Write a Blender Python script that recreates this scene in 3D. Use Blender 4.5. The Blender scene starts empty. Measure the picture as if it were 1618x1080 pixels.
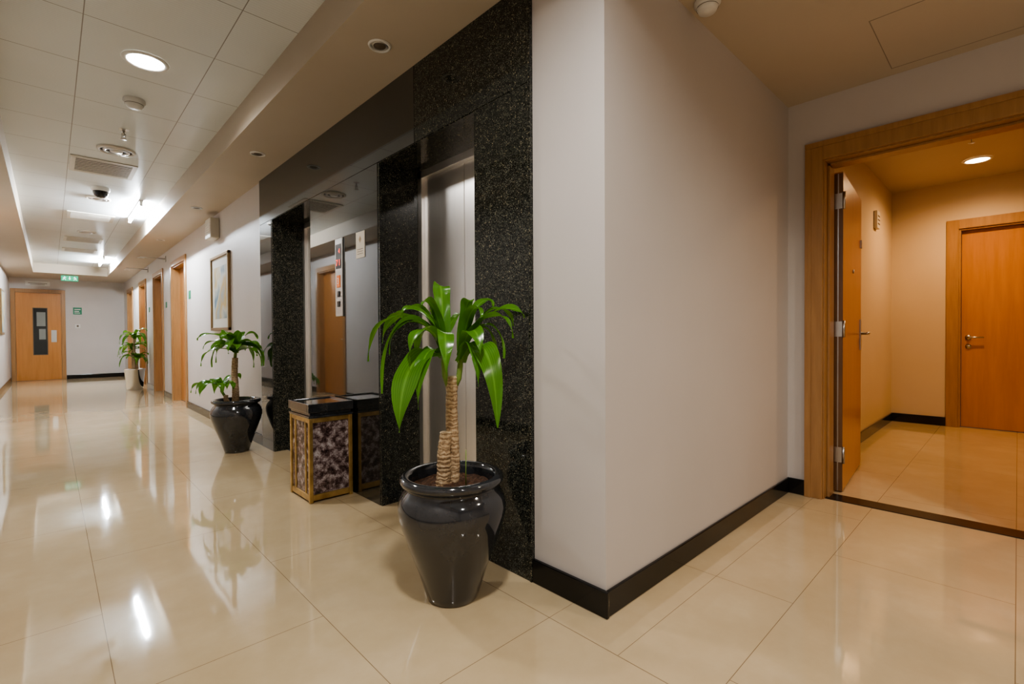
import bpy, bmesh, math, random
from mathutils import Vector, Matrix
random.seed(7)
scene = bpy.context.scene
col = scene.collection

# ------------------------------------------------------------------ materials
def new_mat(name):
    m = bpy.data.materials.new(name); m.use_nodes = True
    nt = m.node_tree
    b = nt.nodes['Principled BSDF']
    return m, nt, b

def setp(b, **k):
    names = {'color':'Base Color','rough':'Roughness','metal':'Metallic','ior':'IOR','coat':'Coat Weight',
             'coatr':'Coat Roughness','spec':'Specular IOR Level','trans':'Transmission Weight','aniso':'Anisotropic',
             'sub':'Subsurface Weight','emis':'Emission Strength'}
    for kk, v in k.items():
        s = b.inputs.get(names[kk])
        if s is None: continue
        if kk == 'color': s.default_value = (v[0], v[1], v[2], 1)
        else: s.default_value = v

def simple(name, color, rough=0.5, metal=0.0, **k):
    m, nt, b = new_mat(name)
    setp(b, color=color, rough=rough, metal=metal, **k)
    return m

def N(nt, typ, **k):
    n = nt.nodes.new(typ)
    for kk, v in k.items(): setattr(n, kk, v)
    return n

def coords(nt, scale=(1,1,1), out='Object'):
    tc = N(nt, 'ShaderNodeTexCoord'); mp = N(nt, 'ShaderNodeMapping')
    mp.inputs['Scale'].default_value = scale
    nt.links.new(tc.outputs[out], mp.inputs['Vector'])
    return mp.outputs['Vector']

def noise(nt, vec, scale, detail=4, rough=0.5):
    n = N(nt, 'ShaderNodeTexNoise')
    n.inputs['Scale'].default_value = scale; n.inputs['Detail'].default_value = detail
    n.inputs['Roughness'].default_value = rough
    nt.links.new(vec, n.inputs['Vector'])
    return n.outputs['Fac']

def ramp(nt, fac, stops):
    r = N(nt, 'ShaderNodeValToRGB')
    el = r.color_ramp.elements
    while len(el) < len(stops): el.new(0.5)
    for e, (p, c) in zip(el, stops):
        e.position = p; e.color = (c[0], c[1], c[2], 1)
    nt.links.new(fac, r.inputs['Fac'])
    return r.outputs['Color']

def math_n(nt, op, a, b=None):
    n = N(nt, 'ShaderNodeMath', operation=op)
    for i, x in enumerate((a, b)):
        if x is None: continue
        if isinstance(x, (int, float)): n.inputs[i].default_value = x
        else: nt.links.new(x, n.inputs[i])
    return n.outputs[0]

def mixc(nt, fac, a, b):
    n = N(nt, 'ShaderNodeMix', data_type='RGBA')
    if isinstance(fac, (int, float)): n.inputs[0].default_value = fac
    else: nt.links.new(fac, n.inputs[0])
    for idx, x in ((6, a), (7, b)):
        if isinstance(x, tuple): n.inputs[idx].default_value = (x[0], x[1], x[2], 1)
        else: nt.links.new(x, n.inputs[idx])
    return n.outputs[2]

def bump(nt, b, h, strength=0.2, dist=0.01):
    n = N(nt, 'ShaderNodeBump')
    n.inputs['Strength'].default_value = strength; n.inputs['Distance'].default_value = dist
    nt.links.new(h, n.inputs['Height']); nt.links.new(n.outputs['Normal'], b.inputs['Normal'])

def joint(nt, x, x0, w, half):
    a = math_n(nt, 'DIVIDE', math_n(nt, 'SUBTRACT', x, x0), w)
    a = math_n(nt, 'FRACT', math_n(nt, 'ADD', a, 0.5))
    a = math_n(nt, 'MULTIPLY', math_n(nt, 'ABSOLUTE', math_n(nt, 'SUBTRACT', a, 0.5)), w)
    return math_n(nt, 'LESS_THAN', a, half)

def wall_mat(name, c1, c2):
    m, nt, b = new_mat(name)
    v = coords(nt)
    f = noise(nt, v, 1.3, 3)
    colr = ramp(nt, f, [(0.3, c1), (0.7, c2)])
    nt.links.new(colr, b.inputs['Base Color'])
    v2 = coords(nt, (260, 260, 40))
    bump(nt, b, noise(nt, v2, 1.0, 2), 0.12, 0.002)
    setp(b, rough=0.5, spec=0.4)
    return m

M = {}
M['wall'] = wall_mat('wallpaper_beige', (0.56, 0.52, 0.49), (0.60, 0.56, 0.53))
M['wall_in'] = wall_mat('wallpaper_cream', (0.62, 0.50, 0.36), (0.66, 0.54, 0.40))
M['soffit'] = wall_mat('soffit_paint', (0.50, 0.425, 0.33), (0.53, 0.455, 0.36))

def tile_floor(name, swap, a0, b0):
    m, nt, b = new_mat(name)
    tc = N(nt, 'ShaderNodeTexCoord'); sp = N(nt, 'ShaderNodeSeparateXYZ')
    nt.links.new(tc.outputs['Object'], sp.inputs[0])
    X, Y = sp.outputs[0], sp.outputs[1]
    if swap: X, Y = Y, X
    j1 = joint(nt, X, a0, 0.6, 0.0012)
    colm = math_n(nt, 'FLOOR', math_n(nt, 'DIVIDE', math_n(nt, 'SUBTRACT', X, a0), 0.6))
    odd = math_n(nt, 'MULTIPLY', math_n(nt, 'FRACT', math_n(nt, 'MULTIPLY', colm, 0.5)), 1.2)
    Y2 = math_n(nt, 'SUBTRACT', Y, odd)
    j2 = joint(nt, Y2, b0, 1.2, 0.0012)
    j = math_n(nt, 'MAXIMUM', j1, j2)
    v = coords(nt)
    f = noise(nt, v, 2.2, 8, 0.62)
    base = ramp(nt, f, [(0.25, (0.49, 0.375, 0.22)), (0.55, (0.555, 0.435, 0.27)), (0.8, (0.62, 0.505, 0.335))])
    c = mixc(nt, j, base, (0.23, 0.16, 0.09))
    nt.links.new(c, b.inputs['Base Color'])
    rr = math_n(nt, 'ADD', math_n(nt, 'MULTIPLY', noise(nt, v, 9, 4), 0.05), 0.025)
    nt.links.new(rr, b.inputs['Roughness'])
    bump(nt, b, noise(nt, v, 4, 2), 0.02, 0.01)
    setp(b, ior=1.7)
    return m
M['floor'] = tile_floor('floor_tile_hall', False, 0.13, 4.2)
M['floor2'] = tile_floor('floor_tile_lobby', True, 0.0, 1.48)

def ceil_tile():
    m, nt, b = new_mat('ceiling_tile')
    tc = N(nt, 'ShaderNodeTexCoord'); sp = N(nt, 'ShaderNodeSeparateXYZ')
    nt.links.new(tc.outputs['Object'], sp.inputs[0])
    j = math_n(nt, 'MAXIMUM', joint(nt, sp.outputs[0], 0.15, 0.6, 0.0025), joint(nt, sp.outputs[1], 3.4, 0.6, 0.0025))
    v = coords(nt)
    st = joint(nt, sp.outputs[1], 0, 0.02, 0.005)
    base = ramp(nt, noise(nt, v, 1.1, 2), [(0.3, (0.66, 0.69, 0.68)), (0.7, (0.72, 0.75, 0.74))])
    base = mixc(nt, math_n(nt, 'MULTIPLY', st, 0.10), base, (0.4, 0.4, 0.38))
    c = mixc(nt, j, base, (0.24, 0.23, 0.21))
    nt.links.new(c, b.inputs['Base Color'])
    setp(b, rough=0.30, spec=0.5)
    return m
M['tile'] = ceil_tile()

def granite(name, ior, dens, lit):
    m, nt, b = new_mat(name)
    v = coords(nt)
    def layer(scale, seedscale, d):
        vo = N(nt, 'ShaderNodeTexVoronoi'); vo.inputs['Scale'].default_value = scale
        nt.links.new(v, vo.inputs['Vector'])
        thr = math_n(nt, 'MULTIPLY', noise(nt, v, seedscale, 3), d)
        return vo, math_n(nt, 'LESS_THAN', vo.outputs['Distance'], thr)
    vo, sp = layer(120, 32, dens)
    vo2, sp2 = layer(240, 50, dens*1.05)
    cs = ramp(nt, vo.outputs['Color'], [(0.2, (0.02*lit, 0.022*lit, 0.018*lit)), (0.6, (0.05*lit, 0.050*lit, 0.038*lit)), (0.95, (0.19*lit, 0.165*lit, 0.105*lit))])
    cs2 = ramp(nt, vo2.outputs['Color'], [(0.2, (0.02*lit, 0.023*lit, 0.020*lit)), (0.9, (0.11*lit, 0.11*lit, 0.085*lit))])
    c = mixc(nt, sp2, (0.012, 0.013, 0.011), cs2)
    c = mixc(nt, sp, c, cs)
    nt.links.new(c, b.inputs['Base Color'])
    setp(b, rough=0.03, ior=ior)
    return m
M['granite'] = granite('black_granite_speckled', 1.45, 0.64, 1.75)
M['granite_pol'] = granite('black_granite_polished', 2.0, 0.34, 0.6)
M['bb'] = simple('baseboard_black', (0.008, 0.008, 0.008), 0.12, ior=1.5)
M['thresh'] = simple('threshold_granite', (0.018, 0.012, 0.009), 0.25, ior=1.35)

def wood(name, c1, c2, scale=(14, 14, 1.1), rough=0.28):
    m, nt, b = new_mat(name)
    v = coords(nt, scale)
    f = noise(nt, v, 1.6, 6, 0.6)
    nt.links.new(ramp(nt, f, [(0.3, c1), (0.7, c2)]), b.inputs['Base Color'])
    setp(b, rough=rough, spec=0.5)
    return m
M['wood'] = wood('door_veneer', (0.44, 0.19, 0.055), (0.53, 0.24, 0.075))
M['frame'] = wood('door_frame_wood', (0.33, 0.175, 0.072), (0.42, 0.235, 0.10), (22, 22, 2))
M['edge'] = wood('door_edge_wood', (0.13, 0.065, 0.03), (0.20, 0.10, 0.045), (22, 22, 2), 0.3)
def brushed(name, base, rough):
    m, nt, b = new_mat(name)
    v = coords(nt, (1, 420, 4))
    f = noise(nt, v, 1.0, 3)
    nt.links.new(ramp(nt, f, [(0.3, tuple(x*0.93 for x in base)), (0.7, base)]), b.inputs['Base Color'])
    setp(b, rough=rough, metal=0.9)
    bump(nt, b, f, 0.05, 0.001)
    return m
M['brushed'] = brushed('brushed_steel', (0.93, 0.90, 0.86), 0.30)
M['chrome'] = simple('chrome', (0.75, 0.75, 0.76), 0.08, 1.0)
M['satin'] = simple('satin_metal', (0.55, 0.54, 0.52), 0.3, 1.0)
m, nt, b = new_mat('aged_brass')
nt.links.new(ramp(nt, noise(nt, coords(nt), 14, 5), [(0.3, (0.38, 0.25, 0.09)), (0.7, (0.68, 0.48, 0.20))]), b.inputs['Base Color'])
setp(b, rough=0.28, metal=0.75); M['brass'] = m
m, nt, b = new_mat('marble_purple')
v = coords(nt)
f1 = noise(nt, v, 24, 9, 0.74)
nt.links.new(ramp(nt, f1, [(0.38, (0.02, 0.013, 0.014)), (0.47, (0.10, 0.06, 0.058)), (0.54, (0.27, 0.21, 0.21)), (0.64, (0.56, 0.52, 0.53))]), b.inputs['Base Color'])
setp(b, rough=0.12); M['marble'] = m
m, nt, b = new_mat('ceramic_black_glaze')
nt.links.new(ramp(nt, noise(nt, coords(nt), 7, 6, 0.7), [(0.45, (0.022, 0.024, 0.028)), (0.75, (0.040, 0.043, 0.048))]), b.inputs['Base Color'])
setp(b, rough=0.10, coat=0.5, coatr=0.05, ior=1.6); M['pot'] = m
m, nt, b = new_mat('potting_bark')
f = noise(nt, coords(nt), 55, 6, 0.7)
nt.links.new(ramp(nt, f, [(0.35, (0.03, 0.013, 0.006)), (0.6, (0.14, 0.065, 0.03)), (0.75, (0.26, 0.14, 0.07))]), b.inputs['Base Color'])
setp(b, rough=0.9); bump(nt, b, f, 1.0, 0.02); M['soil'] = m
m, nt, b = new_mat('cane_bark')
v = coords(nt, (1, 1, 1))
w = N(nt, 'ShaderNodeTexWave', wave_type='BANDS', bands_direction='Z'); w.inputs['Scale'].default_value = 19
w.inputs['Distortion'].default_value = 7.0; w.inputs['Detail'].default_value = 4; w.inputs['Detail Scale'].default_value = 2.5
nt.links.new(v, w.inputs['Vector'])
nz = noise(nt, coords(nt, (1, 1, 0.35)), 60, 5, 0.7)
mixf = math_n(nt, 'ADD', math_n(nt, 'MULTIPLY', w.outputs['Fac'], 0.35), math_n(nt, 'MULTIPLY', nz, 0.7))
nt.links.new(ramp(nt, mixf, [(0.22, (0.17, 0.10, 0.05)), (0.5, (0.38, 0.26, 0.145)), (0.8, (0.55, 0.42, 0.27))]), b.inputs['Base Color'])
setp(b, rough=0.8); bump(nt, b, mixf, 0.6, 0.006); M['cane'] = m
M['cut'] = simple('cane_cut', (0.62, 0.47, 0.30), 0.8)
m, nt, b = new_mat('leaf_green')
tc = N(nt, 'ShaderNodeTexCoord'); sp = N(nt, 'ShaderNodeSeparateXYZ')
nt.links.new(tc.outputs['UV'], sp.inputs[0])
wv = math_n(nt, 'ABSOLUTE', math_n(nt, 'SINE', math_n(nt, 'MULTIPLY', sp.outputs[0], 34)))
c1 = ramp(nt, wv, [(0.0, (0.045, 0.140, 0.012)), (1.0, (0.090, 0.250, 0.020))])
mid = math_n(nt, 'LESS_THAN', math_n(nt, 'ABSOLUTE', math_n(nt, 'SUBTRACT', sp.outputs[0], 0.5)), 0.05)
c2 = mixc(nt, mid, c1, (0.14, 0.33, 0.04))
nt.links.new(c2, b.inputs['Base Color'])
setp(b, rough=0.24, spec=0.6)
tr = N(nt, 'ShaderNodeBsdfTranslucent'); tr.inputs['Color'].default_value = (0.18, 0.42, 0.03, 1)
mx = N(nt, 'ShaderNodeMixShader'); mx.inputs[0].default_value = 0.25
out = nt.nodes['Material Output']
nt.links.new(b.outputs[0], mx.inputs[1]); nt.links.new(tr.outputs[0], mx.inputs[2]); nt.links.new(mx.outputs[0], out.inputs['Surface'])
M['leaf'] = m
M['shoot'] = simple('green_shoot', (0.16, 0.25, 0.05), 0.5)
M['white'] = simple('white_plastic', (0.72, 0.71, 0.67), 0.4)
M['cream'] = simple('cream_plastic', (0.62, 0.58, 0.50), 0.45)
M['black'] = simple('black_plastic', (0.01, 0.01, 0.01), 0.25)
M['dark'] = simple('dark_recess', (0.03, 0.027, 0.024), 0.7)
M['groove'] = simple('panel_groove', (0.30, 0.25, 0.19), 0.7)
M['grout'] = simple('grout', (0.23, 0.16, 0.09), 0.7)
M['glassdark'] = simple('wired_glass', (0.045, 0.048, 0.046), 0.05)
M['glasspane'] = simple('pane_beyond', (0.26, 0.27, 0.25), 0.1)
M['dome'] = simple('smoked_dome', (0.01, 0.01, 0.012), 0.05)
M['gold'] = simple('picture_frame_gold', (0.32, 0.22, 0.11), 0.35, 0.6)
M['mat_board'] = simple('mat_board', (0.62, 0.62, 0.57), 0.6)
M['green'] = simple('sign_green', (0.0, 0.20, 0.09), 0.4)
M['orange'] = simple('button_orange', (0.85, 0.22, 0.04), 0.4)
M['paper'] = simple('notice_card', (0.60, 0.53, 0.41), 0.5)
M['ink'] = simple('ink', (0.12, 0.09, 0.06), 0.6)
def emis(name, c, s):
    m, nt, b = new_mat(name)
    setp(b, color=c, emis=s); b.inputs['Emission Color'].default_value = (c[0], c[1], c[2], 1)
    return m
M['e_tube'] = emis('fluorescent_tube', (0.86, 0.93, 1.0), 900)
M['e_down'] = emis('downlight_lens', (1.0, 0.97, 0.92), 30)
M['e_warm'] = emis('downlight_lens_warm', (1.0, 0.78, 0.48), 30)
M['e_sign'] = emis('exit_sign_green', (0.0, 0.32, 0.15), 0.6)
M['e_white'] = emis('exit_sign_white', (0.9, 1.0, 0.95), 1.0)
M['e_red'] = emis('led_digit', (1.0, 0.08, 0.04), 2.0)
m, nt, b = new_mat('abstract_print')
v = coords(nt)
nt.links.new(ramp(nt, noise(nt, v, 2.6, 2), [(0.36, (0.10, 0.20, 0.28)), (0.45, (0.50, 0.52, 0.46)), (0.56, (0.50, 0.36, 0.12)), (0.66, (0.30, 0.36, 0.38))]), b.inputs['Base Color'])
setp(b, rough=0.5); M['art'] = m

# ------------------------------------------------------------------ geometry helpers
def mk(name, bm, mats, smooth=False, parent=None, bevel=0, loc=(0,0,0)):
    me = bpy.data.meshes.new(name); bm.normal_update(); bm.to_mesh(me); bm.free()
    for mm in (mats if isinstance(mats, (list, tuple)) else [mats]): me.materials.append(mm)
    if smooth:
        for p in me.polygons: p.use_smooth = True
    o = bpy.data.objects.new(name, me); o.location = loc; col.objects.link(o)
    if bevel:
        md = o.modifiers.new('bevel', 'BEVEL'); md.width = bevel; md.segments = 2; md.limit_method = 'ANGLE'
    if parent: o.parent = parent
    return o

def bbox(bm, x0, x1, y0, y1, z0, z1, mi=0):
    vs = [bm.verts.new(p) for p in ((x0,y0,z0),(x1,y0,z0),(x1,y1,z0),(x0,y1,z0),(x0,y0,z1),(x1,y0,z1),(x1,y1,z1),(x0,y1,z1))]
    for f in ((0,3,2,1),(4,5,6,7),(0,1,5,4),(1,2,6,5),(2,3,7,6),(3,0,4,7)):
        fc = bm.faces.new([vs[i] for i in f]); fc.material_index = mi

def boxes(name, lst, mats, parent=None, bevel=0, loc=(0,0,0)):
    bm = bmesh.new()
    for b_ in lst:
        bbox(bm, *b_)
    return mk(name, bm, mats, parent=parent, bevel=bevel, loc=loc)

def empty(name, loc=(0,0,0)):
    e = bpy.data.objects.new(name, None); e.location = loc; e.empty_display_size = 0.1
    col.objects.link(e); return e

def lathe(name, prof, mat, seg=48, parent=None, loc=(0,0,0), smooth=True):
    bm = bmesh.new(); rings = []
    for r, z in prof:
        if r < 1e-5: rings.append([bm.verts.new((0,0,z))])
        else: rings.append([bm.verts.new((r*math.cos(2*math.pi*i/seg), r*math.sin(2*math.pi*i/seg), z)) for i in range(seg)])
    for a, b_ in zip(rings, rings[1:]):
        for i in range(seg):
            j = (i+1) % seg
            if len(a) == 1 and len(b_) == 1: continue
            if len(a) == 1: bm.faces.new((a[0], b_[i], b_[j]))
            elif len(b_) == 1: bm.faces.new((a[i], a[j], b_[0]))
            else: bm.faces.new((a[i], a[j], b_[j], b_[i]))
    bmesh.ops.recalc_face_normals(bm, faces=bm.faces)
    return mk(name, bm, mat, smooth, parent, loc=loc)

def tube(name, pts, rads, mat, parent=None, seg=16, cap=True, loc=(0,0,0)):
    bm = bmesh.new(); rings = []
    for k, (p, r) in enumerate(zip(pts, rads)):
        p = Vector(p)
        a = Vector(pts[max(k-1, 0)]); c = Vector(pts[min(k+1, len(pts)-1)])
        t = (c-a).normalized()
        ref = Vector((0,0,1)) if abs(t.z) < 0.9 else Vector((1,0,0))
        s = t.cross(ref).normalized(); u = s.cross(t)
        rings.append([bm.verts.new(p + s*r*math.cos(2*math.pi*i/seg) + u*r*math.sin(2*math.pi*i/seg)) for i in range(seg)])
    for a, b_ in zip(rings, rings[1:]):
        for i in range(seg):
            j = (i+1) % seg; bm.faces.new((a[i], a[j], b_[j], b_[i]))
    if cap:
        bm.faces.new(rings[0]); bm.faces.new(rings[-1])
    bmesh.ops.recalc_face_normals(bm, faces=bm.faces)
    return mk(name, bm, mat, True, parent, loc=loc)

def text(name, s, size, mat, loc, rot, parent=None, ext=0.0005):
    cu = bpy.data.curves.new(name, 'FONT'); cu.body = s; cu.size = size; cu.align_x = 'CENTER'; cu.align_y = 'CENTER'; cu.extrude = ext
    cu.materials.append(mat)
    o = bpy.data.objects.new(name, cu); o.location = loc; o.rotation_euler = rot; col.objects.link(o)
    if parent: o.parent = parent
    return o

# ------------------------------------------------------------------ dimensions
XW = 1.485; XG = 1.469; YC = 1.055; XE = 3.54; ZS = 2.54; ZT = 2.75; XL = -0.70; YEND = 16.88; YB = -3.2
def wall_x(name, x0, x1, y0, y1, z0, z1, ops, mat):
    lst = []; y = y0
    for a, b_, zt in sorted(ops):
        lst.append((x0, x1, y, a, z0, z1)); lst.append((x0, x1, a, b_, zt, z1)); y = b_
    lst.append((x0, x1, y, y1, z0, z1))
    return boxes(name, lst, mat)

# floors
boxes('floor', [(XL-0.1, 1.33, YB, YEND+0.1, -0.1, 0)], M['floor'])
boxes('floor.001', [(1.332, 3.60, YB, 0.899, -0.1, 0)], M['floor2'])
boxes('floor.002', [(1.332, XW+0.1, 1.201, YEND+0.1, -0.1, 0)], M['floor'])
boxes('floor.003', [(1.332, 3.60, 0.901, 1.199, -0.1, 0)], M['floor2'])
boxes('floor.004', [(3.66, 7.5, -2.2, 1.2, -0.1, 0)], M['floor2'])
boxes('trim_floor_joint', [(1.329, 1.333, YB, YEND, -0.1, -0.0008), (1.332, 3.6, 0.898, 0.902, -0.1, -0.0008), (1.332, 1.5, 1.198, 1.202, -0.1, -0.0008)], M['grout'])
# walls
boxes('wall_left', [(XL-0.15, XL, YB, 7.95, 0, 2.9), (XL-0.15, XL, 7.95, 9.05, 2.25, 2.9), (XL-0.15, XL, 9.05, YEND, 0, 2.9)], M['wall'])
DO = [(8.62, 9.72, 2.22), (10.66, 11.66, 2.22), (12.75, 13.70, 2.22), (15.0, 16.0, 2.22)]
wall_x('wall_right', XW, XW+0.35, 5.03, YEND, 0, 2.9, DO, M['wall'])
boxes('wall_corner', [(XW, XE+0.01, YC, 1.432, 0, 2.9)], M['wall'])
wall_x('wall_lobby', XE, XE+0.22, YB, YC, 0, 2.9, [(-0.09, 0.865, 2.155)], M['wall'])
boxes('wall_far', [(XL-0.15, XW+0.35, YEND, YEND+0.15, 0, 2.9)], M['wall'])
boxes('wall_back', [(XL-0.15, XE+0.22, YB-0.15, YB, 0, 2.9)], M['wall'])
boxes('wall_room_side', [(XE+0.22, 7.5, 1.05, 1.2, 0, 2.9)], M['wall_in'])
wall_x('wall_room_back', 7.3, 7.5, -2.2, 1.05, 0, 2.9, [(-0.46, 0.47, 2.21)], M['wall_in'])
boxes('wall_room_front', [(XE+0.22, 7.5, -2.35, -2.2, 0, 2.9)], M['wall_in'])
boxes('wall_shaft', [(1.80, 1.95, 1.432, 5.03, 0, 2.9)], M['dark'])
# ceilings
boxes('ceiling', [(-0.25, 1.03, YB, 15.3, ZT, 2.9)], M['tile'])
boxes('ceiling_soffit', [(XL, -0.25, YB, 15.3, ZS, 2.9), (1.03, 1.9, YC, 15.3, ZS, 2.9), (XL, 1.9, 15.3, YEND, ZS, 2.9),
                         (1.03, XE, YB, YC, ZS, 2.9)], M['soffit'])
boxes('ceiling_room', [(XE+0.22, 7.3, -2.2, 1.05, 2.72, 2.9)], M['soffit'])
boxes('trim_access_panel', [(2.85, 3.45, 0.498, 0.502, ZS-0.001, ZS), (3.448, 3.452, -0.1, 0.502, ZS-0.001, ZS), (2.85, 2.854, -0.1, 0.5, ZS-0.001, ZS), (2.85, 3.45, -0.1, -0.096, ZS-0.001, ZS)], M['groove'])

# baseboards
bh = 0.10; bt = 0.016
def bbx(name, lst): boxes(name, lst, M['bb'], bevel=0.004)
bbx('baseboard_corner', [(XG, XW+0.001, YC-bt, 1.431, 0, bh), (XW, XE, YC-0.012, YC, 0, bh)])
bbx('baseboard_lobby', [(XE-bt, XE, 0.95, YC-0.012, 0, bh), (XE-bt, XE, YB, -0.18, 0, bh)])
bl = []; y = 5.032
for a, b_, z in DO:
    bl.append((XG, XW, y, a-0.07, 0, bh)); y = b_+0.07
bl.append((XG, XW, y, YEND, 0, bh))
bbx('baseboard_right', bl)
bbx('baseboard_left', [(XL, XL+bt, YB, 7.87, 0, bh), (XL, XL+bt, 9.13, YEND, 0, bh)])
bbx('baseboard_far', [(0.305, XG, YEND-bt, YEND, 0, bh)])
bbx('baseboard_room', [(XE+0.24, 7.3, 1.05-bt, 1.05, 0, bh), (7.3-bt, 7.3, 0.56, 1.034, 0, bh), (7.3-bt, 7.3, -2.2, -0.56, 0, bh)])
boxes('trim_threshold', [(3.56, 3.70, -0.09, 0.865, -0.05, 0.004)], M['thresh'], bevel=0.002)

# ------------------------------------------------------------------ elevator surround (granite)
YG0, YG1, YA, YB2, YC2, YD2, ZO = 1.432, 5.03, 1.791, 2.71, 3.793, 4.689, 2.116
g = 0.0012
boxes('trim_elevator_surround', [
    (XG, 1.80, YG0, YA, 0, ZO-g), (XG, 1.80, YG0, YB2-0.4, ZO+g, ZS),
    (XG+0.003, 1.80, YB2, YB2+0.02, 0, ZO-g), (XG+0.003, 1.80, YD2, YD2+0.02, 0, ZO-g)], M['granite'], bevel=0.0015)
boxes('trim_elevator_facade', [
    (XG, 1.79, YB2+0.0205, YC2, 0, ZO-g), (XG, 1.79, YD2+0.0205, YG1, 0, ZO-g),
    (XG, 1.80, YB2-0.398, YG1, ZO+g, ZS)], M['granite_pol'], bevel=0.0015)
boxes('trim_surround_core', [(XG+0.004, 1.79, YG0+0.004, YG1-0.004, ZO-0.003, ZO+0.203)], M['granite'])
boxes('trim_granite_edge', [(XG-0.004, XG+0.02, YG0-0.012, YG0+0.001, 0, ZS)], M['granite'], bevel=0.002)

def elevator(name, ya, yb):
    e = empty(name, (1.745, (ya+yb)/2, 0)); hw = (yb-ya)/2
    fr = 0.045
    boxes('jamb_frame', [(0, 0.05, -hw, -hw+fr, 0, ZO), (0, 0.05, hw-fr, hw, 0, ZO), (0, 0.05, -hw, hw, ZO-0.05, ZO)], M['brushed'], e, 0.003)
    boxes('panel_left', [(0.025, 0.045, 0.002, hw-fr, 0.012, ZO-0.05)], M['brushed'], e, 0.002)
    boxes('panel_right', [(0.025, 0.045, -hw+fr, -0.002, 0.012, ZO-0.05)], M['brushed'], e, 0.002)
    boxes('sill', [(-0.02, 0.05, -hw, hw, 0.0, 0.010)], M['satin'], e)
    return e
elevator('elevator_door', YA, YB2)
elevator('elevator_door', YC2, YD2)

# call panel
e = empty('elevator_call_panel', (XG, 3.265, 1.46))
boxes('plate', [(-0.012, 0, -0.055, 0.055, -0.27, 0.27)], M['satin'], e, 0.003)
boxes('display_window', [(-0.0135, -0.010, -0.042, 0.042, 0.06, 0.23)], M['black'], e)
rx = (math.pi/2, 0, -math.pi/2)
text('digit_left', '7', 0.06, M['e_red'], (-0.0145, 0.020, 0.10), rx, e)
text('digit_right', '1', 0.06, M['e_red'], (-0.0145, -0.020, 0.10), rx, e)
text('digit_top', '4', 0.045, M['e_red'], (-0.0145, -0.015, 0.18), rx, e)
boxes('key_switch', [(-0.016, -0.010, -0.026, 0.026, -0.07, 0.015)], M['orange'], e, 0.003)
text('key_number', '3', 0.06, M['white'], (-0.0168, 0, -0.027), rx, e)
for i, z in enumerate((-0.115, -0.185)):
    boxes('button_%d' % (i+1), [(-0.018, -0.010, -0.017, 0.017, z-0.02, z+0.02)], M['black'], e, 0.003)
# notice card
e = empty('notice_plaque', (XG, 2.955, 1.645))
boxes('card', [(-0.004, 0, -0.06, 0.06, -0.085, 0.085)], M['paper'], e, 0.001)
boxes('lines', [(-0.0048, -0.003, -0.04, 0.04, z, z+0.003) for z in (-0.06, -0.045, -0.03)] , M['ink'], e)
bm = bmesh.new()
vs = [bm.verts.new(p) for p in ((-0.005, 0, 0.06), (-0.005, 0.018, 0.035), (-0.005, 0, 0.01), (-0.005, -0.018, 0.035))]
bm.faces.new(vs); mk('emblem', bm, M['gold'], parent=e)

# ------------------------------------------------------------------ doors
def lever(parent, loc, side=-1, dirn=1, plate=True):
    x, y, z = loc; s = side
    if plate:
        boxes('handle_plate', [(min(x, x+s*0.006), max(x, x+s*0.006), y-0.022, y+0.022, z-0.11, z+0.11)], M['satin'], parent, 0.002)
    tube('handle_lever', [(x, y, z), (x+s*0.045, y, z), (x+s*0.052, y+dirn*0.012, z), (x+s*0.052, y+dirn*0.125, z)], [0.010, 0.010, 0.010, 0.008], M['satin'], parent, 10)

def door_x(name, xf, ya, yb, zt, s, fw=0.07, depth=0.10, wallt=0.3):
    e = empty(name, (xf, (ya+yb)/2, 0)); hw = (yb-ya)/2
    def X(a, b_): return (min(s*a, s*b_), max(s*a, s*b_))
    a, b_ = X(0.02, -0.0005)
    fl = [(a, b_, -hw-fw, -hw+0.012, 0, zt+fw), (a, b_, hw-0.012, hw+fw, 0, zt+fw), (a, b_, -hw+0.012, hw-0.012, zt-0.012, zt+fw)]
    a, b_ = X(0.0, -depth-0.02)
    fl += [(a, b_, -hw+0.0005, -hw+0.03, 0, zt-0.001), (a, b_, hw-0.03, hw-0.0005, 0, zt-0.001), (a, b_, -hw+0.03, hw-0.03, zt-0.03, zt-0.001)]
    boxes('frame', fl, M['frame'], e, 0.003)
    a, b_ = X(-depth, -depth-0.045)
    boxes('leaf', [(a, b_, -hw+0.033, hw-0.033, 0.006, zt-0.033)], M['wood'], e, 0.002)
    return e, hw
for i, (a, b_, zt) in enumerate(DO):
    e, hw = door_x('door_%d' % (i+1), XW, a, b_, zt, -1)
    lever(e, (0.10, -hw+0.10, 1.0), -1, 1)
e, hw = door_x('door_5', XL, 7.95, 9.05, 2.25, 1); lever(e, (-0.10, -hw+0.10, 1.0), 1, 1)
boxes('wall_left_backing', [(XL-0.3, XL-0.16, 7.8, 9.2, 0, 2.4)], M['dark'])
e, hw = door_x('door_6', 7.3, -0.46, 0.47, 2.21, -1, fw=0.09, depth=0.06)
lever(e, (0.06, hw-0.09, 1.0), -1, -1, False)
lathe('handle_rose', [(0, 0.012), (0.026, 0.01), (0.028, 0)], M['satin'], 24, e, (0.06, hw-0.09, 1.0)).rotation_euler = (0, -math.pi/2, 0)
lathe('lock_rose', [(0, 0.012), (0.024, 0.01), (0.026, 0)], M['satin'], 24, e, (0.06, hw-0.09, 0.90)).rotation_euler = (0, -math.pi/2, 0)

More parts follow.
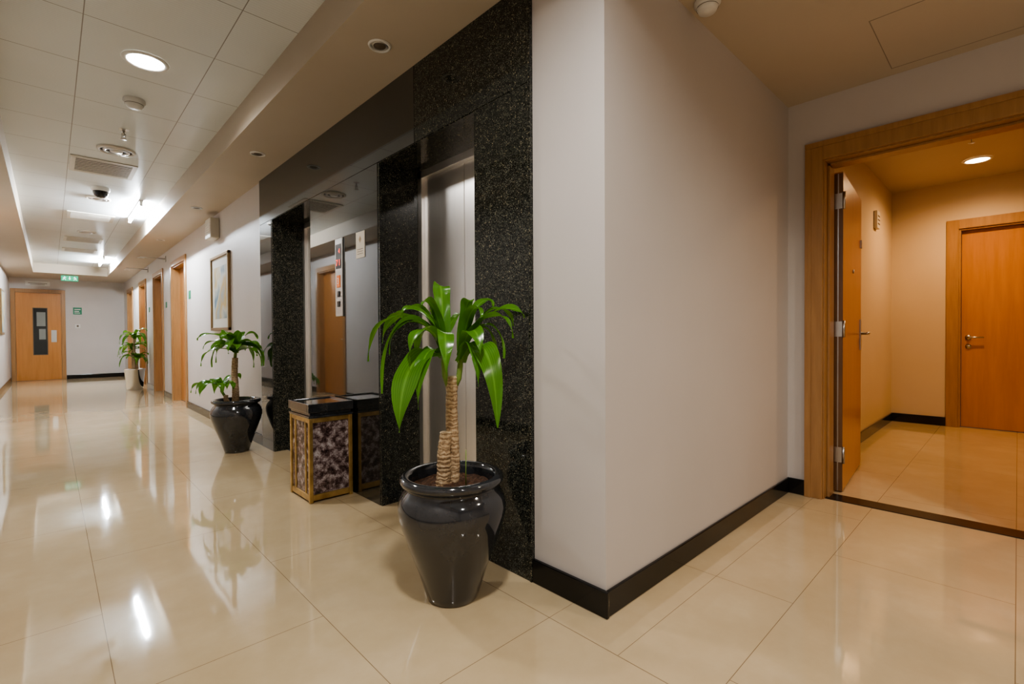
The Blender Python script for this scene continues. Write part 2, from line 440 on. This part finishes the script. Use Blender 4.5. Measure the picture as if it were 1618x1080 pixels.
e = empty('door_7', (-0.19, YEND, 0))
boxes('frame', [(-0.49, -0.41, -0.03, -0.0005, 0, 2.27), (0.41, 0.49, -0.03, -0.0005, 0, 2.27), (-0.41, 0.41, -0.03, -0.0005, 2.18, 2.27)], M['frame'], e, 0.003)
boxes('leaf', [(-0.405, -0.10, -0.02, -0.0005, 0.006, 2.175), (0.15, 0.405, -0.02, -0.0005, 0.006, 2.175), (-0.10, 0.15, -0.02, -0.0005, 0.006, 0.64), (-0.10, 0.15, -0.02, -0.0005, 1.80, 2.175)], M['wood'], e)
boxes('vision_glass', [(-0.10, 0.15, -0.012, -0.0005, 0.64, 1.80)], M['glassdark'], e)
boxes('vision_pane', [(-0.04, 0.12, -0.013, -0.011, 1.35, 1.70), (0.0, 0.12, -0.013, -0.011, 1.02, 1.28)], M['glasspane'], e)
boxes('vision_bead', [(-0.11, -0.095, -0.025, -0.018, 0.63, 1.81), (0.145, 0.16, -0.025, -0.018, 0.63, 1.81), (-0.11, 0.16, -0.025, -0.018, 0.63, 0.645), (-0.11, 0.16, -0.025, -0.018, 1.795, 1.81)], M['ink'], e)
boxes('push_plate', [(0.22, 0.32, -0.024, -0.018, 0.95, 1.25)], M['satin'], e)

# lobby doorway: frame + open leaf
e = empty('door_8', (XE, 0.3875, 0)); H = 0.4775
boxes('frame', [(-0.022, 0.0, H-0.012, H+0.085, 0, 2.2565), (-0.022, 0.0, -H-0.085, -H+0.012, 0, 2.2565), (-0.022, 0.0, -H+0.0125, H-0.0125, 2.143, 2.257),
                (0.0005, 0.20, H-0.02, H-0.0005, 0, 2.154), (0.0005, 0.20, -H+0.0005, -H+0.02, 0, 2.154), (0.0005, 0.20, -H+0.0205, H-0.0205, 2.134, 2.154),
                (0.06, 0.16, H-0.035, H-0.0205, 0, 2.118), (0.06, 0.16, -H+0.0205, H-0.036, 2.119, 2.1335)], M['frame'], e, 0.002)
boxes('outer_bead', [(-0.030, -0.0225, H+0.050, H+0.085, 0, 2.2225), (-0.030, -0.0225, -H-0.085, H+0.085, 2.2235, 2.257)], M['frame'], e, 0.002)
lf = empty('open_leaf', (0.225, H-0.02, 0)); lf.parent = e; lf.rotation_euler = (0, 0, math.radians(4.5))
boxes('leaf', [(0, 0.92, -0.05, 0, 0.008, 2.11)], M['wood'], lf, 0.002)
boxes('edge_strip', [(-0.004, 0.0, -0.050, 0.0, 0.01, 2.10)], M['edge'], lf)
boxes('smoke_seal', [(-0.006, -0.004, -0.026, -0.020, 0.01, 2.10)], M['satin'], lf)
for i, z in enumerate((0.25, 1.08, 1.92)):
    boxes('hinge_%d' % (i+1), [(-0.008, 0.0, -0.05, -0.004, z-0.05, z+0.05)], M['satin'], lf)
    tube('hinge_pin_%d' % (i+1), [(-0.008, -0.055, z-0.055), (-0.008, -0.055, z+0.055)], [0.009, 0.009], M['satin'], lf, 10)
boxes('handle_plate', [(0.83, 0.875, -0.058, -0.05, 0.92, 1.16)], M['satin'], lf, 0.002)
tube('handle_lever', [(0.853, -0.055, 1.05), (0.853, -0.10, 1.05), (0.84, -0.108, 1.05), (0.73, -0.108, 1.05)], [0.011, 0.011, 0.011, 0.009], M['satin'], lf, 10)
tube('door_viewer', [(0.46, -0.05, 1.50), (0.46, -0.057, 1.50)], [0.014, 0.014], M['satin'], lf, 14)
boxes('door_chain', [(0.84, 0.88, -0.062, -0.05, 1.72, 1.78)], M['satin'], lf)

# ------------------------------------------------------------------ planters
def pot(name, loc, k=1.0):
    e = empty(name, loc)
    pr = [(0, 0.0), (0.098, 0.0), (0.104, 0.006), (0.112, 0.03), (0.140, 0.12), (0.178, 0.22), (0.205, 0.30), (0.216, 0.345), (0.217, 0.375), (0.210, 0.405),
          (0.196, 0.430), (0.183, 0.443), (0.180, 0.452), (0.190, 0.458), (0.203, 0.466), (0.209, 0.478), (0.206, 0.490), (0.196, 0.497), (0.182, 0.497), (0.172, 0.490), (0.168, 0.478), (0.168, 0.44), (0.16, 0.42)]
    lathe('pot_body', [(r*k, z*k) for r, z in pr], M['pot'], 72, e)
    bm = bmesh.new(); R_ = 0.166*k; rings = []
    for a in range(0, 14):
        r = R_*a/13
        if a == 0: rings.append([bm.verts.new((0, 0, 0.462*k))]); continue
        rings.append([bm.verts.new((r*math.cos(t*2*math.pi/40), r*math.sin(t*2*math.pi/40), (0.462-0.015*(a/13)**2)*k + random.uniform(-0.006, 0.006))) for t in range(40)])
    for a, b_ in zip(rings, rings[1:]):
        for i in range(40):
            j = (i+1) % 40
            if len(a) == 1: bm.faces.new((a[0], b_[i], b_[j]))
            else: bm.faces.new((a[i], b_[i], b_[j], a[j]))
    mk('bark_soil', bm, M['soil'], parent=e)
    return e

Rv = Vector((0.723, -0.691, 0)); Fv = Vector((0.691, 0.723, 0))
def leaf_geo(bm, uvl, p0, p3, rise, W, n=20, fold=0.22, twist=0.0, tip=1.7):
    p0 = Vector(p0); p3 = Vector(p3)
    d = Vector((p3.x-p0.x, p3.y-p0.y, 0)); L = d.length
    dn = d.normalized()
    zt = max(p0.z, p3.z) + rise
    p1 = p0 + dn*L*0.36 + Vector((0, 0, (zt-p0.z)*1.15))
    p2 = p0 + dn*L*0.98 + Vector((0, 0, (zt-p0.z)*1.05))
    S0 = Vector((-dn.y, dn.x, 0))
    rows = []
    ph = random.uniform(0, 6); tw = twist + random.uniform(-0.6, 0.6)
    for i in range(n+1):
        t = i/n; q = 1-t
        c = p0*q**3 + p1*3*q*q*t + p2*3*q*t*t + p3*t**3
        T = ((p1-p0)*3*q*q + (p2-p1)*6*q*t + (p3-p2)*3*t*t).normalized()
        Nn = S0.cross(T).normalized()
        a = tw*t
        S = S0*math.cos(a) + Nn*math.sin(a); Nr = S.cross(T).normalized()
        w = W*0.5*(0.30 + 0.70*math.sin(math.pi*min(1, (t*0.8+0.14)))**0.8) * (1 if t < 0.66 else max(0.0, 1-((t-0.66)/0.34)**tip))
        row = []
        for k, s in enumerate((-1, -0.55, 0, 0.55, 1)):
            wav = 0.09*W*math.sin(t*13+ph+s*2)*abs(s)
            row.append((bm.verts.new(c + S*s*w + Nr*(-abs(s)*w*fold + wav)), (s*0.5+0.5, t)))
        rows.append(row)
    for a, b_ in zip(rows, rows[1:]):
        for i in range(4):
            q4 = (a[i], a[i+1], b_[i+1], b_[i])
            f = bm.faces.new([x[0] for x in q4]); f.smooth = True
            for lp, x in zip(f.loops, q4): lp[uvl].uv = x[1]

def foliage(name, parent, leaves):
    bm = bmesh.new(); uvl = bm.loops.layers.uv.new('UVMap')
    for L in leaves: leaf_geo(bm, uvl, *L[:4], **(L[4] if len(L) > 4 else {}))
    return mk(name, bm, M['leaf'], True, parent)

def P(a, b_, z):
    v = Rv*a + Fv*b_; return (v.x, v.y, z)

def cane(name, parent, base, top, r, z0):
    n = 60; pts = []; rd = []
    for i in range(n+1):
        t = i/n
        pts.append((base[0]+(top[0]-base[0])*t+0.004*math.sin(t*7), base[1]+(top[1]-base[1])*t+0.003*math.sin(t*5+1), base[2]+(top[2]-base[2])*t))
        rd.append(r*(1.12-0.2*t)*(1+random.uniform(-0.05, 0.05)+0.03*math.sin(i*1.3)))
    tube(name, pts, rd, M['cane'], parent, 18)

# --- large foreground planter
e = pot('potted_dracaena', (1.17, 1.58, 0))
cane('cane_tall', e, P(0.005, 0.0, 0.44), P(0.0, 0.0, 0.885), 0.0245, 0)
cane('cane_stub', e, P(-0.035, -0.03, 0.44), P(-0.022, -0.025, 0.665), 0.026, 0)
lathe('stub_cut', [(0, 0.004), (0.020, 0.003), (0.0235, 0)], M['cut'], 18, e, P(-0.022, -0.025, 0.665))
lathe('cane_cut', [(0, 0.004), (0.018, 0.003), (0.022, 0)], M['cut'], 18, e, P(0.0, 0.0, 0.885))
tube('shoot_left', [P(-0.01, 0, 0.84), P(-0.024, -0.01, 0.89), P(-0.028, -0.01, 0.95), P(-0.028, -0.01, 1.04)], [0.012, 0.013, 0.013, 0.006], M['shoot'], e, 10)
tube('shoot_right', [P(0.012, 0, 0.84), P(0.030, 0.0, 0.88), P(0.036, 0.0, 0.93), P(0.042, 0.0, 1.01)], [0.011, 0.012, 0.012, 0.006], M['shoot'], e, 10)
tube('support_twig', [P(0.06, -0.05, 0.45), P(0.062, -0.05, 0.60)], [0.002, 0.002], M['shoot'], e, 6)
A = (-0.029, -0.01); B = (0.042, 0.0)
def o1(z): return P(A[0], A[1], z)
def o2(z): return P(B[0], B[1], z)
foliage('leaves', e, [
    (o1(1.01), P(-0.33, -0.02, 0.95), 0.15, 0.058), (o1(0.99), P(-0.255, -0.10, 0.83), 0.17, 0.054),
    (o1(0.97), P(-0.165, -0.20, 0.70), 0.03, 0.110, dict(fold=0.1, tip=3.0)), (o1(1.03), P(-0.25, 0.10, 1.10), 0.08, 0.058),
    (o1(1.01), P(-0.050, 0.04, 1.25), 0.0, 0.072), (o1(1.02), P(-0.29, 0.05, 1.02), 0.14, 0.054),
    (o1(0.96), P(-0.10, -0.18, 0.78), 0.06, 0.062), (o1(0.98), P(-0.16, 0.08, 0.92), 0.12, 0.052),
    (o1(1.02), P(-0.10, 0.20, 1.12), 0.06, 0.054), (o1(1.02), P(-0.18, -0.08, 1.12), 0.06, 0.056),
    (o1(0.99), P(0.01, -0.22, 0.89), 0.10, 0.064), (o1(1.02), P(0.06, 0.20, 1.10), 0.06, 0.054),
    (o1(0.99), P(-0.13, -0.18, 0.95), 0.11, 0.060), (o1(1.0), P(-0.10, -0.08, 1.17), 0.02, 0.054),
    (o1(1.0), P(-0.23, -0.08, 0.98), 0.13, 0.050),
    (o2(0.98), P(0.295, 0.0, 1.12), 0.05, 0.060), (o2(0.97), P(0.215, -0.05, 0.96), 0.15, 0.058),
    (o2(0.95), P(0.190, -0.17, 0.71), 0.10, 0.100, dict(fold=0.1, tip=3.0)), (o2(0.99), P(0.170, 0.04, 1.17), 0.03, 0.056),
    (o2(0.97), P(0.25, 0.09, 1.09), 0.09, 0.054), (o2(0.99), P(0.085, -0.03, 1.18), 0.01, 0.060),
    (o2(0.94), P(0.12, -0.15, 0.86), 0.11, 0.058), (o2(0.97), P(0.18, 0.09, 0.94), 0.14, 0.052),
    (o2(0.99), P(0.25, -0.09, 1.04), 0.11, 0.056), (o2(0.97), P(0.13, -0.18, 0.98), 0.11, 0.060),
    (o2(0.98), P(0.13, -0.10, 1.12), 0.05, 0.054)])

# --- second planter
e = pot('potted_dracaena', (1.235, 4.97, 0), 0.97)
cane('cane_tall', e, P(-0.01, 0.0, 0.43), P(-0.01, 0.0, 0.86), 0.027, 0)
cane('cane_short', e, P(-0.06, -0.04, 0.43), P(-0.075, -0.04, 0.52), 0.020, 0)
tube('shoot_top', [P(-0.01, 0, 0.84), P(0.0, 0, 0.92), P(0.0, 0, 0.99)], [0.014, 0.012, 0.006], M['shoot'], e, 10)
tube('shoot_side', [P(-0.075, -0.04, 0.50), P(-0.10, -0.06, 0.56), P(-0.11, -0.06, 0.62)], [0.012, 0.011, 0.005], M['shoot'], e, 10)
lv = []
for i in range(28):
    a = i*2.399; r = random.uniform(0.22, 0.35) * (1.0 if i % 3 else 0.7)
    zt = random.uniform(0.86, 1.06) if i % 4 else random.uniform(0.74, 0.84)
    aa, bb = r*math.cos(a), r*math.sin(a)*0.75
    q_ = Rv*aa + Fv*bb
    if q_.x > 0.205:
        k_ = 0.205/q_.x; aa *= k_; bb *= k_
    lv.append((P(0, 0, 0.90+0.003*i), P(aa, bb, zt), random.uniform(0.03, 0.09), 0.078))
for i in range(10):
    a = math.pi*0.4 + i*0.5; r = random.uniform(0.16, 0.27)
    lv.append((P(-0.10, -0.06, 0.60), P(-0.11+r*math.cos(a), -0.06+r*math.sin(a)*0.8, random.uniform(0.50, 0.68)), 0.06, 0.075))
foliage('leaves', e, lv)

# --- far planter in chrome pot
e = empty('potted_dracaena', (1.24, 12.4, 0))
lathe('pot_chrome', [(0, 0), (0.13, 0), (0.135, 0.01), (0.17, 0.40), (0.176, 0.405), (0.176, 0.42), (0.165, 0.42), (0.160, 0.38), (0, 0.38)], M['chrome'], 48, e)
lathe('bark_soil', [(0, 0.40), (0.162, 0.395)], M['soil'], 30, e)
lv = []
for k, (ca, cb, cz) in enumerate(((0.0, 0.0, 1.06), (-0.08, 0.05, 0.82), (0.08, -0.03, 0.62))):
    cane('cane_%d' % (k+1), e, P(ca*0.8, cb*0.8, 0.38), P(ca, cb, cz-0.04), 0.022, 0)
    for i in range(16):
        a = i*2.399+k; r = random.uniform(0.18, 0.34)
        aa, bb = ca+r*math.cos(a), cb+r*math.sin(a)
        v_ = Rv*aa + Fv*bb
        if v_.x > 0.20:
            k_ = 0.20/v_.x; aa *= k_; bb *= k_
        lv.append((P(ca, cb, cz-0.04+0.006*i), P(aa, bb, cz+random.uniform(-0.18, 0.12)), 0.07, 0.07))
foliage('leaves', e, lv)

# ------------------------------------------------------------------ ashtray bin
e = empty('ashtray_bin', (1.3075, 3.23, 0)); hx, hy = 0.1425, 0.17
boxes('marble_panels', [(-hx+0.012, hx-0.012, -hy+0.012, hy-0.012, 0.03, 0.53)], M['marble'], e)
fr = []
p = 0.024
for sx in (-1, 1):
    for sy in (-1, 1):
        x0, x1 = sorted((sx*hx, sx*(hx-p))); y0, y1 = sorted((sy*hy, sy*(hy-p)))
        fr.append((x0, x1, y0, y1, 0, 0.535))
for (z0, z1) in ((0.012, 0.050), (0.505, 0.535)):
    fr += [(-hx+p, hx-p, -hy+0.003, -hy+0.02, z0, z1), (-hx+p, hx-p, hy-0.02, hy-0.003, z0, z1),
           (-hx+0.003, -hx+0.02, -hy+p, hy-p, z0, z1), (hx-0.02, hx-0.003, -hy+p, hy-p, z0, z1)]
fr += [(-hx+0.004, -hx+0.016, -0.095, -0.078, 0.050, 0.505), (-hx+0.004, -hx+0.016, 0.078, 0.095, 0.050, 0.505)]
boxes('brass_frame', fr, M['brass'], e, 0.003)
boxes('cap', [(-hx-0.004, hx+0.004, -hy-0.004, hy+0.004, 0.535, 0.55), (-hx+0.006, hx-0.006, -hy+0.006, hy-0.006, 0.55, 0.57),
              (-hx-0.006, hx+0.006, -hy-0.006, -hy+0.02, 0.57, 0.625), (-hx-0.006, hx+0.006, hy-0.02, hy+0.006, 0.57, 0.625),
              (-hx-0.006, -hx+0.02, -hy+0.02, hy-0.02, 0.57, 0.625), (hx-0.02, hx+0.006, -hy+0.02, hy-0.02, 0.57, 0.625),
              (-hx+0.02, hx-0.02, -hy+0.02, hy-0.02, 0.57, 0.60)], M['pot'], e, 0.003)
boxes('ash_tray', [(-hx+0.022, hx-0.022, -hy+0.022, hy-0.022, 0.60, 0.618)], M['chrome'], e, 0.002)

# ------------------------------------------------------------------ pictures / wall things
e = empty('framed_picture', (XW, 6.555, 1.58))
w_, h_ = 0.415, 0.45
boxes('picture_frame', [(-0.03, 0, -w_, -w_+0.035, -h_, h_), (-0.03, 0, w_-0.035, w_, -h_, h_), (-0.03, 0, -w_, w_, -h_, -h_+0.035), (-0.03, 0, -w_, w_, h_-0.035, h_)], M['gold'], e, 0.004)
boxes('mat', [(-0.012, 0, -w_+0.03, w_-0.03, -h_+0.03, h_-0.03)], M['mat_board'], e)
boxes('print', [(-0.014, -0.011, -w_+0.14, w_-0.14, -h_+0.14, h_-0.14)], M['art'], e)
e = empty('framed_picture', (XL, 14.1, 1.58))
boxes('picture_frame', [(0, 0.03, -0.4, 0.4, -0.45, 0.45)], M['gold'], e, 0.004)
boxes('print', [(0.03, 0.032, -0.36, 0.36, -0.41, 0.41)], M['art'], e)
e = empty('wall_speaker', (XW, 6.72, 2.35))
boxes('housing', [(-0.10, 0, -0.13, 0.13, -0.12, 0.12)], M['cream'], e, 0.012)
boxes('grille', [(-0.104, -0.099, -0.10, 0.10, z, z+0.006) for z in (-0.07, -0.04, -0.01, 0.02, 0.05)], M['white'], e)
e = empty('room_sign', (XW, 8.34, 1.67)); boxes('plate', [(-0.008, 0, -0.06, 0.06, -0.06, 0.06)], M['green'], e, 0.002)
for y, z in ((10.3, 2.42), (12.4, 2.45)):
    e = empty('projecting_sign', (XW, y, z))
    tube('arm', [(0, 0, 0), (-0.36, 0, 0)], [0.010, 0.010], M['satin'], e, 8)
    boxes('wall_plate', [(-0.012, 0, -0.04, 0.04, -0.05, 0.05)], M['satin'], e)
for y in (10.3, 12.3):
    e = empty('door_plate', (XW, y, 1.62)); boxes('plate', [(-0.008, 0, -0.05, 0.05, -0.05, 0.05)], M['green'], e, 0.002)
e = empty('fire_notice', (0.53, YEND, 1.75)); boxes('plate', [(-0.085, 0.085, -0.008, 0, -0.09, 0.09)], M['green'], e)
boxes('pictogram', [(-0.06, 0.06, -0.010, -0.007, 0.03, 0.05), (-0.06, 0.03, -0.010, -0.007, -0.02, 0.0), (-0.06, 0.05, -0.010, -0.007, -0.06, -0.045)], M['white'], e)
e = empty('light_switch', (0.53, YEND, 1.36)); boxes('plate', [(-0.05, 0.05, -0.01, 0, -0.05, 0.05)], M['white'], e, 0.002)
boxes('rocker', [(-0.02, 0.02, -0.014, -0.009, -0.025, 0.025)], M['ink'], e)
e = empty('door_sign', (-0.2, YEND, 2.41)); boxes('plate', [(-0.22, 0.22, -0.01, 0, -0.055, 0.055)], M['white'], e, 0.002)
boxes('lettering', [(-0.17, 0.17, -0.012, -0.009, 0.0, 0.012), (-0.13, 0.13, -0.012, -0.009, -0.03, -0.02)], M['ink'], e)
# exit sign
e = empty('exit_sign', (0.36, 15.5, 2.46))
boxes('body', [(-0.15, 0.15, -0.02, 0.02, -0.065, 0.06)], M['e_sign'], e, 0.003)
boxes('hanger', [(-0.10, -0.09, -0.005, 0.005, 0.06, 0.08), (0.09, 0.10, -0.005, 0.005, 0.06, 0.08)], M['satin'], e)
def man(x, fl):
    L = []
    def q(pts):
        L.append([(x+fl*a, -0.0225, z) for a, z in pts])
    q([(-0.006, 0.032), (0.006, 0.040), (0.014, 0.032), (0.006, 0.024)])
    q([(-0.008, 0.022), (0.010, 0.022), (0.002, -0.012), (-0.014, -0.012)])
    q([(-0.004, -0.010), (0.004, -0.010), (0.022, -0.040), (0.014, -0.045)])
    q([(-0.014, -0.010), (-0.006, -0.010), (-0.026, -0.045), (-0.034, -0.040)])
    q([(0.006, 0.020), (0.010, 0.012), (0.030, 0.006), (0.028, 0.013)])
    q([(-0.008, 0.020), (-0.010, 0.010), (-0.030, -0.004), (-0.030, 0.004)])
    return L
bm = bmesh.new()
for pl in man(-0.09, 1)+man(0.09, -1)+[[(-0.02, -0.0225, 0.0), (0.02, -0.0225, 0.0), (0, -0.0225, -0.04)], [(-0.008, -0.0225, 0.0), (-0.008, -0.0225, 0.04), (0.008, -0.0225, 0.04), (0.008, -0.0225, 0.0)]]:
    bm.faces.new([bm.verts.new(p_) for p_ in pl])
mk('pictogram', bm, M['e_white'], parent=e)
e = empty('door_chime', (6.3, 1.05, 2.24)); boxes('housing', [(-0.07, 0.07, -0.035, 0, -0.09, 0.09)], M['cream'], e, 0.006)
boxes('slots', [(-0.045, 0.045, -0.038, -0.034, z, z+0.012) for z in (-0.05, -0.01, 0.03)], M['ink'], e)

# ------------------------------------------------------------------ ceiling fixtures
def downlight(name, x, y, z, r, lit=None):
    e = empty(name, (x, y, z-0.001))
    lathe('trim_ring', [(r*0.78, -0.001), (r*0.80, -0.008), (r*0.95, -0.007), (r, 0.0)], M['white'], 40, e)
    if lit:
        lathe('lens', [(0, -0.005), (r*0.6, -0.0045), (r*0.79, -0.002)], lit, 40, e)
    else:
        lathe('reflector', [(r*0.78, -0.002), (r*0.55, -0.0025), (r*0.54, -0.0035)], M['satin'], 40, e)
        lathe('lamp', [(0, -0.004), (r*0.50, -0.003), (r*0.54, -0.0025)], M['ink'], 30, e)
    return e
def spot(name, loc, power, color, ang=120, rad=0.05):
    l = bpy.data.lights.new(name, 'SPOT'); l.energy = power; l.color = color; l.spot_size = math.radians(ang); l.spot_blend = 0.8; l.shadow_soft_size = rad
    o = bpy.data.objects.new(name, l); o.location = loc; col.objects.link(o); return o
downlight('ceiling_downlight', 0.45, 3.72, ZT, 0.12, M['e_down'])
downlight('ceiling_downlight', 0.45, 0.6, ZT, 0.12, M['e_down'])  # unseen fixture, assumed overhead to brighten the near walls
downlight('ceiling_downlight', 0.45, -1.6, ZT, 0.12, M['e_down'])
downlight('ceiling_downlight', 2.6, -1.0, ZS, 0.10, M['e_warm'])
for y in (2.27, 4.28, 6.54, 9.05, 11.3, 13.5):
    downlight('recessed_spotlight', 1.243, y, ZS, 0.058)
def smoke(name, x, y, z, k=1.0):
    e = empty(name, (x, y, z))
    lathe('base', [(0.05*k, 0), (0.052*k, -0.012*k), (0.045*k, -0.02*k), (0.040*k, -0.03*k), (0.034*k, -0.042*k), (0.0, -0.046*k)], M['white'], 32, e)
    lathe('sensing_band', [(0.042*k, -0.022*k), (0.0425*k, -0.028*k)], M['ink'], 32, e)
smoke('smoke_detector', 0.46, 4.38, ZT, 1.3)
smoke('smoke_detector', 2.15, 0.97, ZS, 1.1)
def sprinkler(name, x, y, z):
    e = empty(name, (x, y, z))
    lathe('escutcheon', [(0, -0.006), (0.02, -0.006), (0.034, 0)], M['satin'], 24, e)
    tube('stem', [(0, 0, -0.004), (0, 0, -0.05)], [0.009, 0.007], M['satin'], e, 10)
    boxes('frame_arms', [(-0.014, -0.010, -0.003, 0.003, -0.075, -0.03), (0.010, 0.014, -0.003, 0.003, -0.075, -0.03), (-0.014, 0.014, -0.003, 0.003, -0.036, -0.03)], M['satin'], e)
    lathe('deflector', [(0, -0.078), (0.022, -0.077), (0.022, -0.074), (0, -0.073)], M['satin'], 20, e)
sprinkler('fire_sprinkler', 0.46, 5.07, ZT); sprinkler('fire_sprinkler', 5.62, 0.28, 2.72)
def rounddiff(name, x, y, z, r):
    e = empty(name, (x, y, z-0.002))
    lathe('outer_ring', [(r, 0), (r*0.98, -0.012), (r*0.85, -0.016), (r*0.82, -0.004)], M['cream'], 40, e)
    lathe('middle_ring', [(r*0.70, -0.004), (r*0.68, -0.016), (r*0.55, -0.018), (r*0.52, -0.004)], M['satin'], 40, e)
    lathe('dark_gap', [(0, -0.002), (r*0.84, -0.002)], M['dark'], 40, e)
    lathe('centre_cone', [(0, -0.022), (r*0.30, -0.020), (r*0.36, -0.004)], M['satin'], 30, e)
rounddiff('round_air_valve', 0.46, 5.66, ZT, 0.14); rounddiff('round_air_valve', 0.45, 7.75, ZT, 0.12); rounddiff('round_air_valve', 0.45, 10.3, ZT, 0.12)
def vent(name, x, y, z, sx, sy):
    e = empty(name, (x, y, z)); a, b_ = sx/2, sy/2
    boxes('flange', [(-a, a, -b_, -b_+0.04, -0.010, 0), (-a, a, b_-0.04, b_, -0.010, 0), (-a, -a+0.04, -b_+0.04, b_-0.04, -0.010, 0), (a-0.04, a, -b_+0.04, b_-0.04, -0.010, 0)], M['cream'], e, 0.002)
    boxes('plenum', [(-a+0.04, a-0.04, -b_+0.04, b_-0.04, -0.002, -0.0005)], M['dark'], e)
    n = 9; L = []
    for i in range(n):
        yy = -b_+0.04+(sy-0.08)*(i+0.5)/n
        L.append((-a+0.04, a-0.04, yy-0.011, yy+0.011, -0.010, -0.006))
    boxes('louvres', L, M['cream'], e)
vent('air_vent', 0.41, 6.33, ZT, 0.50, 0.56); vent('air_vent', 0.44, 9.0, ZT, 0.50, 0.50); vent('air_vent', 0.44, 11.2, ZT, 0.50, 0.50); vent('air_vent', 0.44, 12.6, ZT, 0.5, 0.5)
e = empty('security_camera', (0.44, 7.2, ZT))
lathe('mount', [(0.085, 0), (0.085, -0.03), (0.07, -0.045)], M['white'], 32, e)
lathe('dome', [(0.072, -0.04), (0.07, -0.065), (0.058, -0.09), (0.035, -0.108), (0, -0.115)], M['dome'], 32, e)
# fluorescent battens
def fluoro(name, x, y):
    e = empty(name, (x, y, ZT-0.001))
    boxes('batten', [(-0.02, 0.02, -0.6, 0.6, -0.022, 0), (-0.015, 0.015, -0.6, -0.575, -0.075, -0.022), (-0.015, 0.015, 0.575, 0.6, -0.075, -0.022)], M['white'], e, 0.002)
    tube('tube', [(0.0, -0.575, -0.06), (0.0, 0.575, -0.06)], [0.013, 0.013], M['e_tube'], e, 10)
for y in (8.1, 13.8): fluoro('fluorescent_light', 0.84, y)
downlight('ceiling_downlight', 6.50, 0.28, 2.72, 0.11, M['e_warm'])
downlight('ceiling_downlight', 4.9, -0.6, 2.72, 0.11, M['e_warm'])

# lights (at the modelled fixtures; b, c, lobby_a and room_b are unseen ones)
neu = (1.0, 0.975, 0.95); warm = (1.0, 0.90, 0.78)
spot('light_down_a', (0.45, 3.72, ZT-0.02), 135, neu, 165, 0.09)
spot('light_down_b', (0.45, 0.6, ZT-0.02), 190, neu, 165, 0.09)
spot('light_down_c', (0.45, -1.6, ZT-0.02), 120, neu, 165, 0.09)
spot('light_lobby_a', (2.6, -1.0, ZS-0.02), 115, warm, 165, 0.09)
spot('light_room', (6.50, 0.28, 2.70), 120, (1.0, 0.60, 0.28), 165, 0.07)
spot('light_room_b', (4.9, -0.6, 2.70), 80, (1.0, 0.60, 0.28), 165, 0.07)

w = bpy.data.worlds.new('World'); scene.world = w; w.use_nodes = True
w.node_tree.nodes['Background'].inputs[0].default_value = (0.5, 0.5, 0.5, 1)
w.node_tree.nodes['Background'].inputs[1].default_value = 0.1
try:
    scene.view_settings.view_transform = 'AgX'
    scene.view_settings.look = 'AgX - Medium High Contrast'
except Exception as ex: print(ex)

# ------------------------------------------------------------------ camera
f_px, yaw, pit, rol = 764.135, math.radians(43.703), math.radians(-0.770), math.radians(0.333)
F = Vector((math.sin(yaw)*math.cos(pit), math.cos(yaw)*math.cos(pit), math.sin(pit)))
R = Vector((math.cos(yaw), -math.sin(yaw), 0)); U = R.cross(F)
c, s = math.cos(rol), math.sin(rol)
R2 = R*c - U*s; U2 = R*s + U*c
cam = bpy.data.cameras.new('camera'); cam.sensor_width = 36; cam.lens = f_px/1618*36; cam.clip_start = 0.02
co = bpy.data.objects.new('camera', cam)
mat = Matrix((( R2.x, U2.x, -F.x, 0), (R2.y, U2.y, -F.y, 0), (R2.z, U2.z, -F.z, 1.05), (0, 0, 0, 1)))
co.matrix_world = mat; col.objects.link(co); scene.camera = co
